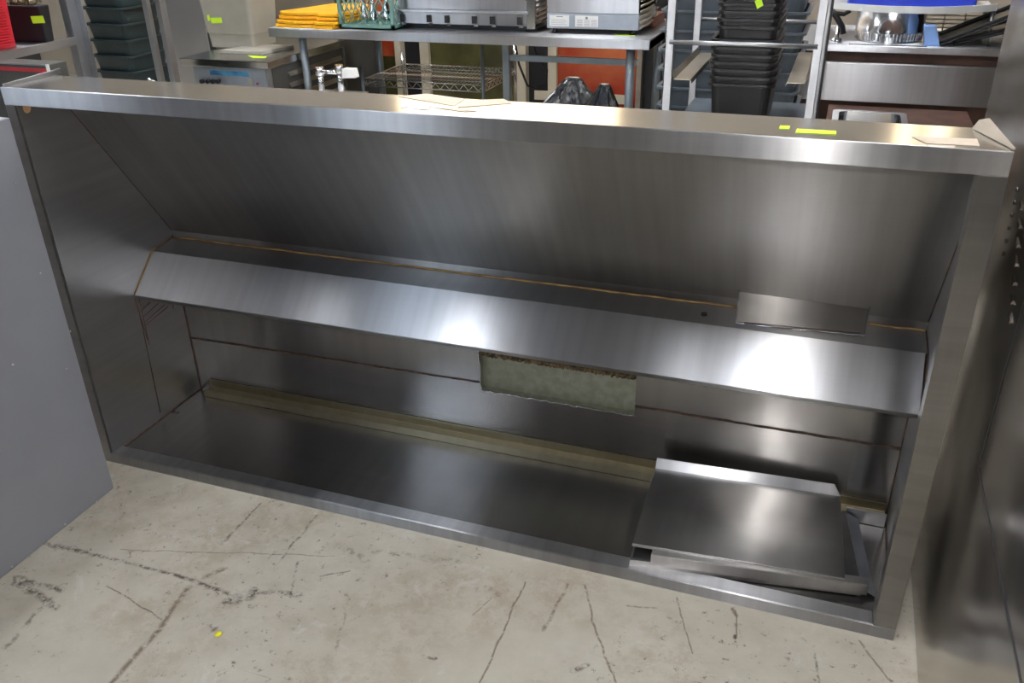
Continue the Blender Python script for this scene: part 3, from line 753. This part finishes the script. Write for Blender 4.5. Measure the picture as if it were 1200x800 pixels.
# round pot
q0, q1 = PY(1000,45,3.66), PY(1082,48,3.66); pr = (q1.x-q0.x)/2; pc = ((q0.x+q1.x)/2, 3.52+pr+.02, CZ)
pt = thing('stock_pot', 'wide round stainless pot standing on the steel counter', 'pot', pc)
MB().lathe([(pr*.90,0),(pr*.93,.01),(pr*.96,.05),(pr*.985,.06),(pr,.17),(pr+.008,.172),(pr+.008,.178),(pr-.004,.178),(pr*.93,.06),(pr*.88,.006)], pc, 56).build('bowl', 'steel_polished', pt)
mb = MB()
for k in range(56):
    a_ = 2*math.pi*k/56; mb.cyl((pc[0]+pr*.965*math.cos(a_),pc[1]+pr*.965*math.sin(a_),CZ+.012),(pc[0]+pr*.985*math.cos(a_),pc[1]+pr*.985*math.sin(a_),CZ+.050),.003,n=5)
mb.build('fluting', 'steel_plain', pt)
MB().box((pc[0]-pr-.02,CYF+.01,CZ),(pc[0]+pr+.01,CYF+.035,CZ+.004)).build('tray_edge', 'steel_polished', pt)
# small things on the counter
q = PY(1089,54,3.55)
solo(MB().hexa([(q.x-.025,3.53,CZ),(q.x+.05,3.53,CZ),(q.x+.05,3.62,CZ),(q.x-.025,3.62,CZ),(q.x-.045,3.53,CZ+.10),(q.x+.015,3.53,CZ+.10),(q.x+.015,3.62,CZ+.10),(q.x-.045,3.62,CZ+.10)]), 'foam_block', 'blue_foam', 'pale blue foam block on the counter between the pot and black trays', 'foam block', bevel=.004)
# leaning black trays
def btray(base_px, len_, ang, y, label, mat='black_plastic'):
    b0 = PY(*base_px, y); r = thing('black_tray', label, 'tray', (b0.x, y+.15, CZ), 'black trays on the counter')
    u = Vector((math.cos(ang),0,math.sin(ang))); n_ = Vector((-math.sin(ang),0,math.cos(ang)))
    O = Vector((b0.x, y, CZ+.002)); v_ = Vector((0,.30,0))
    mb = MB(); mb.slab([O, O+u*len_, O+u*len_+v_, O+v_], n_*.012); mb.build('tray_body', mat, r, bevel=.004)
    mb = MB()
    mb.slab([O+n_*.012+u*.0, O+u*len_+n_*.012, O+u*len_+n_*.03, O+n_*.03], (0,.012,0)); mb.slab([O+v_+n_*.012, O+v_+u*len_+n_*.012, O+v_+u*len_+n_*.03, O+v_+n_*.03], (0,-.012,0))
    mb.slab([O+n_*.012, O+v_+n_*.012, O+v_+n_*.03, O+n_*.03], u*.012)
    mb.slab([O+u*len_+n_*.012, O+v_+u*len_+n_*.012, O+v_+u*len_+n_*.03, O+u*len_+n_*.03], u*-.012)
    mb.build('raised_edge', mat, r, bevel=.004)
    return r
btray((1103,54), .50, math.radians(25), 3.52, 'black tray leaning on the right of the counter, upper of the two')
btray((1118,54), .46, math.radians(16), 3.56, 'black tray leaning on the right of the counter, lower of the two')
# wire rack lying behind foam
mb = MB()
for k in range(6): mb.tube([(q.x-.02,3.95,CZ+.02+.022*k),(q.x+.40,3.95,CZ+.02+.022*k)], .004, 6)
for k in range(5): mb.cyl((q.x-.02+.105*k,3.955,CZ),(q.x-.02+.105*k,3.955,CZ+.15),.004,n=6)
solo(mb, 'cooling_rack', 'bracket_metal', 'wire cooling rack standing upright behind the black trays on the counter', 'wire rack')
# overhead shelf with bowed white rim and blue tub
us = thing('bowed_shelf', 'white bowed-front shelf raised over the round pot on the counter', 'shelf', ((cl+crr)/2,3.8,CZ))
pts = []
for k in range(17):
    t_ = k/16; px = 962+ (1172-962)*t_; py = 0+ (11.5*4*t_*(1-t_)) ; p_ = PY(px, py, 3.50); pts.append(p_)
zsf = min(p_.z for p_ in pts)
n = 17; mb = MB(); hgt = .028
outl = [Vector((PY(962+210*k/16, 6, 3.5).x, 3.58-.20*4*(k/16)*(1-k/16), 0)) for k in range(17)]
vb = [mb.bm.verts.new((p.x,p.y,zsf-.005)) for p in outl]; vt = [mb.bm.verts.new((p.x,p.y,zsf+hgt)) for p in outl]
vb2 = [mb.bm.verts.new((p.x,p.y+.012,zsf-.005)) for p in outl]; vt2 = [mb.bm.verts.new((p.x,p.y+.012,zsf+hgt)) for p in outl]
for k in range(16):
    for A, B in ((vb, vt),(vt, vt2),(vt2, vb2),(vb2, vb)): mb.bm.faces.new([A[k],A[k+1],B[k+1],B[k]])
mb.bm.faces.new([vb[0],vt[0],vt2[0],vb2[0]]); mb.bm.faces.new([vb[-1],vt[-1],vt2[-1],vb2[-1]])
mb.build('bowed_rim', 'white_plastic', us)
MB().box((outl[0].x,3.575,zsf-.004),(outl[-1].x,3.95,zsf+.004)).build('deck', 'white_plastic', us)
for x in (outl[0].x+.01, outl[-1].x-.01):
    for y in (3.60,3.93): MB().cyl((x,y,CZ),(x,y,zsf-.003),.010,n=12).build('post', 'aluminium', us)
bt = tub('blue_tub', 'blue_plastic', .34, .16, .20, label='blue plastic tub on the bowed white shelf', cat='tub'); bt.location = ((outl[0].x+outl[-1].x)/2+.02, 3.76, zsf+.0045)
# black lever tap at left of counter
lt = PY(985,45,3.53)
tp = thing('lever_clamp', 'small black lever handle on a glass base at the left end of the steel counter', 'lever', (lt.x-.02,3.54,CZ))
MB().lathe([(.03,0),(.03,.02),(.012,.035),(.010,.09),(.001,.092)], (lt.x-.02,3.54,CZ), 16).build('base', 'chrome', tp)
MB().tube([(lt.x-.09,3.53,CZ+.19),(lt.x-.04,3.53,CZ+.14),(lt.x,3.53,CZ+.085),(lt.x+.01,3.53,CZ+.05)], .016, 10).build('handle', 'black_plastic', tp)
MB().tube([(lt.x-.07,3.53,CZ+.155),(lt.x-.0,3.53,CZ+.15),(lt.x+.03,3.53,CZ+.17)], .012, 8).build('cross_arm', 'black_plastic', tp)
# black upright beside rack
xk = PY(972,40,2.2)
solo(MB().box((xk.x-.03,2.2,0),(xk.x+.0,2.26,1.5)), 'black_post', 'black_plastic', 'slim black upright just right of the aluminium tray rack', 'post', bevel=.003)

# ---------------------------------------------------------------- left group
# under-counter unit
UZ = .70
u0, u1 = PZ(210,69,UZ), PZ(323,71,UZ); uy = (u0.y+u1.y)/2; u1.x -= .018
ub = uy+.95
un = thing('counter_cooler', 'low stainless countertop unit with control knobs and louvred side left of the worktable', 'appliance', ((u0.x+u1.x)/2,uy+.45,0))
MB().box((u0.x-.02,uy-.02,UZ-.045),(u1.x,ub,UZ)).build('top', 'steel_top', un, bevel=.004)
MB().box((u0.x+.04,uy+.02,.05),(u1.x-.012,ub-.02,UZ-.045)).build('body', 'steel_plain', un)
MB().box((u0.x+.05,uy+.012,.15),(u1.x-.05,uy+.02,UZ-.05)).build('control_panel', 'appliance_grey', un)
qa, qb = PY(245,82,uy+.01), PY(292,90,uy+.01)
MB().box((qa.x,uy+.0105,qb.z),(qb.x,uy+.012,qa.z)).build('blue_badge', 'blue_label', un)
for px in (238,245,251,257): c_ = PY(px,95,uy+.01); MB().cyl((c_.x,uy+.012,c_.z),(c_.x,uy-.012,c_.z),.014,n=14).build('knob', 'black_plastic', un)
c_ = PY(294,96,uy+.01); MB().box((c_.x-.02,uy+.004,c_.z-.02),(c_.x+.02,uy+.012,c_.z+.02)).build('switch', 'cloudy_lid', un)
c_ = PY(302,98,uy+.01); MB().cyl((c_.x,uy+.012,c_.z),(c_.x,uy+.004,c_.z),.008,n=12).build('lamp', 'red_stripe', un)
c_ = PY(264,73,uy-.02); MB().box((c_.x-.02,uy-.026,c_.z-.008),(c_.x+.02,uy-.02,c_.z+.004)).build('latch', 'black_plastic', un)
MB().box((u1.x-.012,uy+.03,.1),(u1.x-.008,ub-.03,UZ-.05)).build('side_panel', 'dark_box', un)
for k in range(6):
    z = UZ-.10-.07*k
    MB().slab([(u1.x-.009,uy+.20,z),(u1.x-.009,ub-.06,z),(u1.x+.004,ub-.06,z-.028),(u1.x+.004,uy+.20,z-.028)],(0,0,.004)).build('louver', 'bracket_metal', un)
for x in (u0.x+.08,u1.x-.06):
    for y in (uy+.06,ub-.08): MB().cyl((x,y,0),(x,y,.05),.02,n=12).build('foot', 'black_plastic', un)
MB().slab([PZ(290,65,UZ+.0005),PZ(313,66,UZ+.0005),PZ(311,68,UZ+.0005),PZ(297,68,UZ+.0005)],(0,0,.0006)).build('sticker', 'lime', un)
# board on top
l0, l1 = PZ(257,62,UZ+.002), PZ(312,62.5,UZ+.002)
solo(MB().hexa([(l0.x,l0.y,UZ+.0005),(l1.x,l0.y,UZ+.0005),(l1.x+.06,l0.y+.30,UZ+.0005),(l0.x+.10,l0.y+.30,UZ+.0005),(l0.x,l0.y,UZ+.022),(l1.x,l0.y,UZ+.022),(l1.x+.06,l0.y+.30,UZ+.022),(l0.x+.10,l0.y+.30,UZ+.022)]), 'container_lid', 'cloudy_lid', 'flat pale rectangular lid lying on top of the low stainless unit', 'lid', bevel=.003)
# translucent food container
t0 = PZ(246,57,UZ); 
tc = thing('food_container', 'tall translucent food storage container with a lime sticker on the low stainless unit', 'container', (t0.x+.16,t0.y+.15,UZ))
wbt, wtp = (PY(296,50,t0.y).x-t0.x)/2, .0
mb = MB(); mb.rloop([(wbt-.02,.12,.02,.0),(wbt,.135,.025,.02),(wbt+.008,.142,.025,.10),(wbt+.012,.146,.025,.102),(wbt+.03,.165,.03,.38),(wbt+.025,.16,.03,.38),(wbt-.002,.135,.02,.01)])
bmesh.ops.translate(mb.bm, verts=mb.bm.verts[:], vec=(t0.x+wbt, t0.y+.15, UZ+.0005)); mb.build('tub', 'translucent', tc)
s0 = PY(242,20,t0.y-.012)
for a_, b2 in (((246,21),(260,28)),((242,18),(246,25))):
    A = PY(*a_, t0.y-.01); B = PY(*b2, t0.y-.01)
    ty = lambda z: t0.y+.15-(.146+.019*(z-UZ-.102)/.278)-.0012
    MB().slab([(A.x,ty(B.z),B.z),(B.x,ty(B.z+.005),B.z+.005),(B.x,ty(A.z+.005),A.z+.005),(A.x,ty(A.z),A.z)],(0,-.001,0)).build('sticker', 'lime', tc)
# stainless tall panel behind
pa, pb = PY(186,40,3.75), PY(232,40,3.75)
pa = PY(190,40,4.25); pb = PY(262,40,4.25)
solo(MB().box((pa.x-.1,4.25,0),(PY(243,40,4.25).x,4.9,1.9)), 'steel_refrigerator', 'steel_plain', 'tall plain stainless refrigerator behind the translucent container', 'refrigerator', bevel=.004)
# green plastic thing
bz = PY(300,28,4.4).z
solo(MB().box((PY(272,20,4.4).x,4.4,0),(PY(400,20,4.4).x,4.9,bz)), 'dark_crate', 'dark_box', 'dark box standing behind the left end of the worktable', 'box', bevel=.004)
gx_ = PY(296,15,4.62).x
solo(MB().lathe([(.10,0),(.12,.01),(.17,.38),(.18,.40),(.17,.402),(.09,.02)], (gx_,4.62,bz+.001), 32), 'green_bin', 'green_plastic', 'round green plastic bin behind the yellow folded signs', 'bin')
# left shelf unit
SZ = 1.0
pA = PZ(0,66,SZ); pBk = PZ(84,46,SZ); sx = (pA.x+pBk.x)/2 - .0
sh = thing('shelf_unit', 'grey metal shelving unit at the far left with a red crate and black bin', 'shelf unit', (sx-.25,1.4,0))
yb2 = pBk.y+.03
sx2 = pBk.x
MB().box((sx2-.55,.7,SZ-.012),(sx2-.016,yb2-.06,SZ-.004)).build('shelf_board', 'aluminium', sh)
MB().slab([(pA.x+.0,pA.y-.5,SZ-.030),(sx2,yb2,SZ-.030),(sx2,yb2,SZ+.008),(pA.x+.0,pA.y-.5,SZ+.008)],(-.016,0,0)).build('shelf_edge', 'aluminium', sh)
MB().box((sx2-.55,.7,.55),(sx2-.016,yb2-.06,.56)).build('shelf_board', 'aluminium', sh)
po = PY(83,46,yb2+.02)
for x in (sx2, sx2-.55):
    for y in (yb2,.72):
        MB().box((x-.056,y,0),(x-.012,y+.004,1.8)).box((x-.012,y,0),(x-.008,y+.06,1.8)).box((x-.008,y+.056,0),(x+.03,y+.06,1.8)).build('post', 'aluminium', sh, bevel=.001)
# red crate, black bin on shelf
rc = PZ(19,54,SZ); 
red = thing('red_crate', 'red ribbed plastic crate at the left edge of the metal shelf', 'crate', (rc.x-.2,rc.y-.1,SZ))
MB().hexa([(rc.x-.40,rc.y-.28,SZ-.003),(rc.x,rc.y-.28,SZ-.003),(rc.x,rc.y,SZ-.003),(rc.x-.40,rc.y,SZ-.003),(rc.x-.42,rc.y-.30,SZ+.28),(rc.x+.01,rc.y-.30,SZ+.28),(rc.x+.01,rc.y+.01,SZ+.28),(rc.x-.42,rc.y+.01,SZ+.28)]).build('body', 'red_plastic', red, bevel=.004)
mb = MB()
for k in range(22): z = SZ+.015+.012*k; mb.box((rc.x-.39,rc.y-.31,z),(rc.x+.008,rc.y-.28,z+.005)); mb.box((rc.x-.005,rc.y-.29,z),(rc.x+.016,rc.y-.02,z+.005))
mb.build('ribs', 'red_plastic', red)
bb = PZ(60,47,SZ)
bk = thing('black_bin', 'black plastic bin with a lime sticker and woven filling on the left shelf', 'bin', (bb.x-.15,bb.y+.05,SZ))
bx0, bx1, by0, by1 = rc.x+.03, sx2-.03, rc.y+.12, yb2-.09
bx0 = bx1-.42
MB().hexa([(bx0+.02,by0+.02,SZ-.003),(bx1-.02,by0+.02,SZ-.003),(bx1-.02,by1,SZ-.003),(bx0+.02,by1,SZ-.003),(bx0,by0,SZ+.17),(bx1,by0,SZ+.17),(bx1,by1,SZ+.17),(bx0,by1,SZ+.17)]).build('body', 'black_plastic', bk, bevel=.006)
mb = MB()
for k in range(40):
    x = bx0+.02+random.random()*(bx1-bx0-.08); y = by0+.02+random.random()*max(.02,(by1-by0-.06)); mb.tube([(x,y,SZ+.169),(x+random.uniform(-.03,.03),y+.02,SZ+.20+random.random()*.03),(x+.04,y+random.uniform(-.02,.04),SZ+.18)], .006, 5)
mb.build('woven_filling', 'wicker', bk)
A, B = PY(36,19,by0), PY(53,28,by0)
A = PX(36,20,bx1); 
# sticker on the near face of the bin
yy = by0+.006
A, B = PY(36,19,yy), PY(53,28,yy)
def bin_y(z): return by0+.02-.02*(z-SZ)/.17-.0012
MB().slab([(A.x,bin_y(B.z),B.z),(B.x,bin_y(B.z+.004),B.z+.004),(B.x,bin_y(A.z+.004),A.z+.004),(A.x,bin_y(A.z),A.z)],(0,-.001,0)).build('sticker', 'lime', bk)
# grey box with red stripe lower shelf
gx = thing('striped_box', 'dark grey metal box with a red stripe under the left shelf', 'box', (sx2-.3,1.1,.56))
c0, c1 = PY(0,73,1.30), PY(57,76,1.30)
MB().box((c1.x-.42,1.30,.5605),(c1.x,1.40,c1.z)).build('body', 'dark_box', gx, bevel=.003)
MB().box((c1.x-.42,1.297,c1.z-.034),(c1.x-.016,1.300,c1.z-.018)).build('stripe', 'red_stripe', gx)
MB().box((c1.x-.42,1.298,c1.z-.006),(c1.x-.0,1.300,c1.z-.0)).build('trim', 'aluminium', gx)
MB().box((c1.x-.014,1.295,c1.z-.05),(c1.x+.002,1.300,c1.z+.002)).build('end_cap', 'white_plastic', gx)
# light grey rack posts
pr_ = thing('upright_frame', 'pair of pale grey metal uprights standing right of the dark bin stack', 'rack', (PY(190,80,2.35).x,2.4,0))
for px in (184,199):
    b_p = PY(px, 80, 2.35); MB().box((b_p.x-.016,2.35,0),(b_p.x+.016,2.38 if px < 190 else 2.40,1.9)).build('post', 'aluminium', pr_, bevel=.002)
MB().box((PY(184,80,2.35).x,2.36,.2),(PY(199,80,2.35).x,2.375,.24)).build('cross_piece', 'aluminium', pr_)
# white cup handle arc behind hood edge
ar = PY(175,93,1.0)
solo(MB().tube([(ar.x-.03,1.0,0),(ar.x-.03,1.0,ar.z-.03),(ar.x-.02,1.0,ar.z-.008),(ar.x,1.0,ar.z),(ar.x+.02,1.0,ar.z-.008),(ar.x+.03,1.0,ar.z-.03),(ar.x+.03,1.0,0)], .006, 8), 'hooped_handle', 'chrome', 'bright hooped handle top showing just over the hood edge at the left', 'handle')
# yellow chip on floor
c_ = PZ(256,743,0)
solo(MB().lathe([(.008,0),(.010,.001),(.007,.003),(.001,.004)], (c_.x,c_.y,0), 9), 'yellow_chip', 'yellow_chip', 'small yellow chip lying on the concrete floor', 'chip')

# ---------------------------------------------------------------- lights
for i, (x, y, n) in enumerate(((-2.8,-1.2,2),(-1.55,-1.2,1),(-.35,-1.2,2),(1.3,-1.2,1),(1.85,-1.2,3),(4.2,-1.2,2),(-3.2,2.6,5),(-.2,2.6,5),(2.4,2.6,5))):  # back row of fixtures added to brighten the background
    f = thing('ceiling_light', 'white ceiling light fixture with bright tubes above the hood', 'ceiling light', (x,y,RH-.08), 'ceiling lights')
    hw_ = .035+.05*n
    MB().box((x-hw_,y-.75,RH-.06),(x+hw_,y+.75,RH)).build('housing', 'white_plastic', f)
    for k in range(n): xx = x+(k-(n-1)/2)*.11; MB().cyl((xx,y-.7,RH-.085),(xx,y+.7,RH-.085),.025 if n > 1 else .012,n=12).build('tube', 'tube_light', f)
def area(name, loc, size, sy, e, col, rot):
    l = bpy.data.lights.new(name, 'AREA'); l.shape = 'RECTANGLE'; l.size = size; l.size_y = sy; l.energy = e; l.color = col
    o = bpy.data.objects.new(name, l); C.objects.link(o); o.location = loc; o.rotation_euler = rot; return o
for i, (x0, x1) in enumerate(((-4.4,-3.4),(-1.3,-.5),(3.6,4.4))):
    struct(MB().box((x0,RY0+.001,1.4),(x1,RY0+.03,3.0)), 'window_%d' % (i+1), 'window_light')
for i, (x0, x1, z0, z1, mt) in enumerate(((-1.75,.30,1.5,3.2,'warm_window'),(2.52,2.64,1.6,3.2,'warm_window'),(2.74,2.88,1.6,3.2,'warm_window'))):  # glowing panels added on the back wall to brighten the hood top's reflection
    struct(MB().box((x0,RY1-.03,z0),(x1,RY1-.001,z1)), 'window_%d' % (i+4), mt)
l = bpy.data.lights.new('camera_flash', 'AREA'); l.shape = 'DISK'; l.size = .07; l.energy = 4; l.color = (1,.97,.93)
fo = bpy.data.objects.new('camera_flash', l); C.objects.link(fo); fo.matrix_world = Matrix.Translation(CAM+Vector((-.03,-.02,.12))) @ RW.to_4x4()
w = bpy.data.worlds.new('world'); bpy.context.scene.world = w; w.use_nodes = True
w.node_tree.nodes['Background'].inputs[0].default_value = (.6,.65,.7,1); w.node_tree.nodes['Background'].inputs[1].default_value = .3
for o in bpy.data.objects:
    if '_o' in o: del o['_o']
vs = bpy.context.scene.view_settings
bpy.context.scene.display_settings.display_device = 'sRGB'
vs.view_transform = 'Standard'; vs.look = 'None'; vs.exposure = 1.6; vs.gamma = 1; vs.use_curve_mapping = False
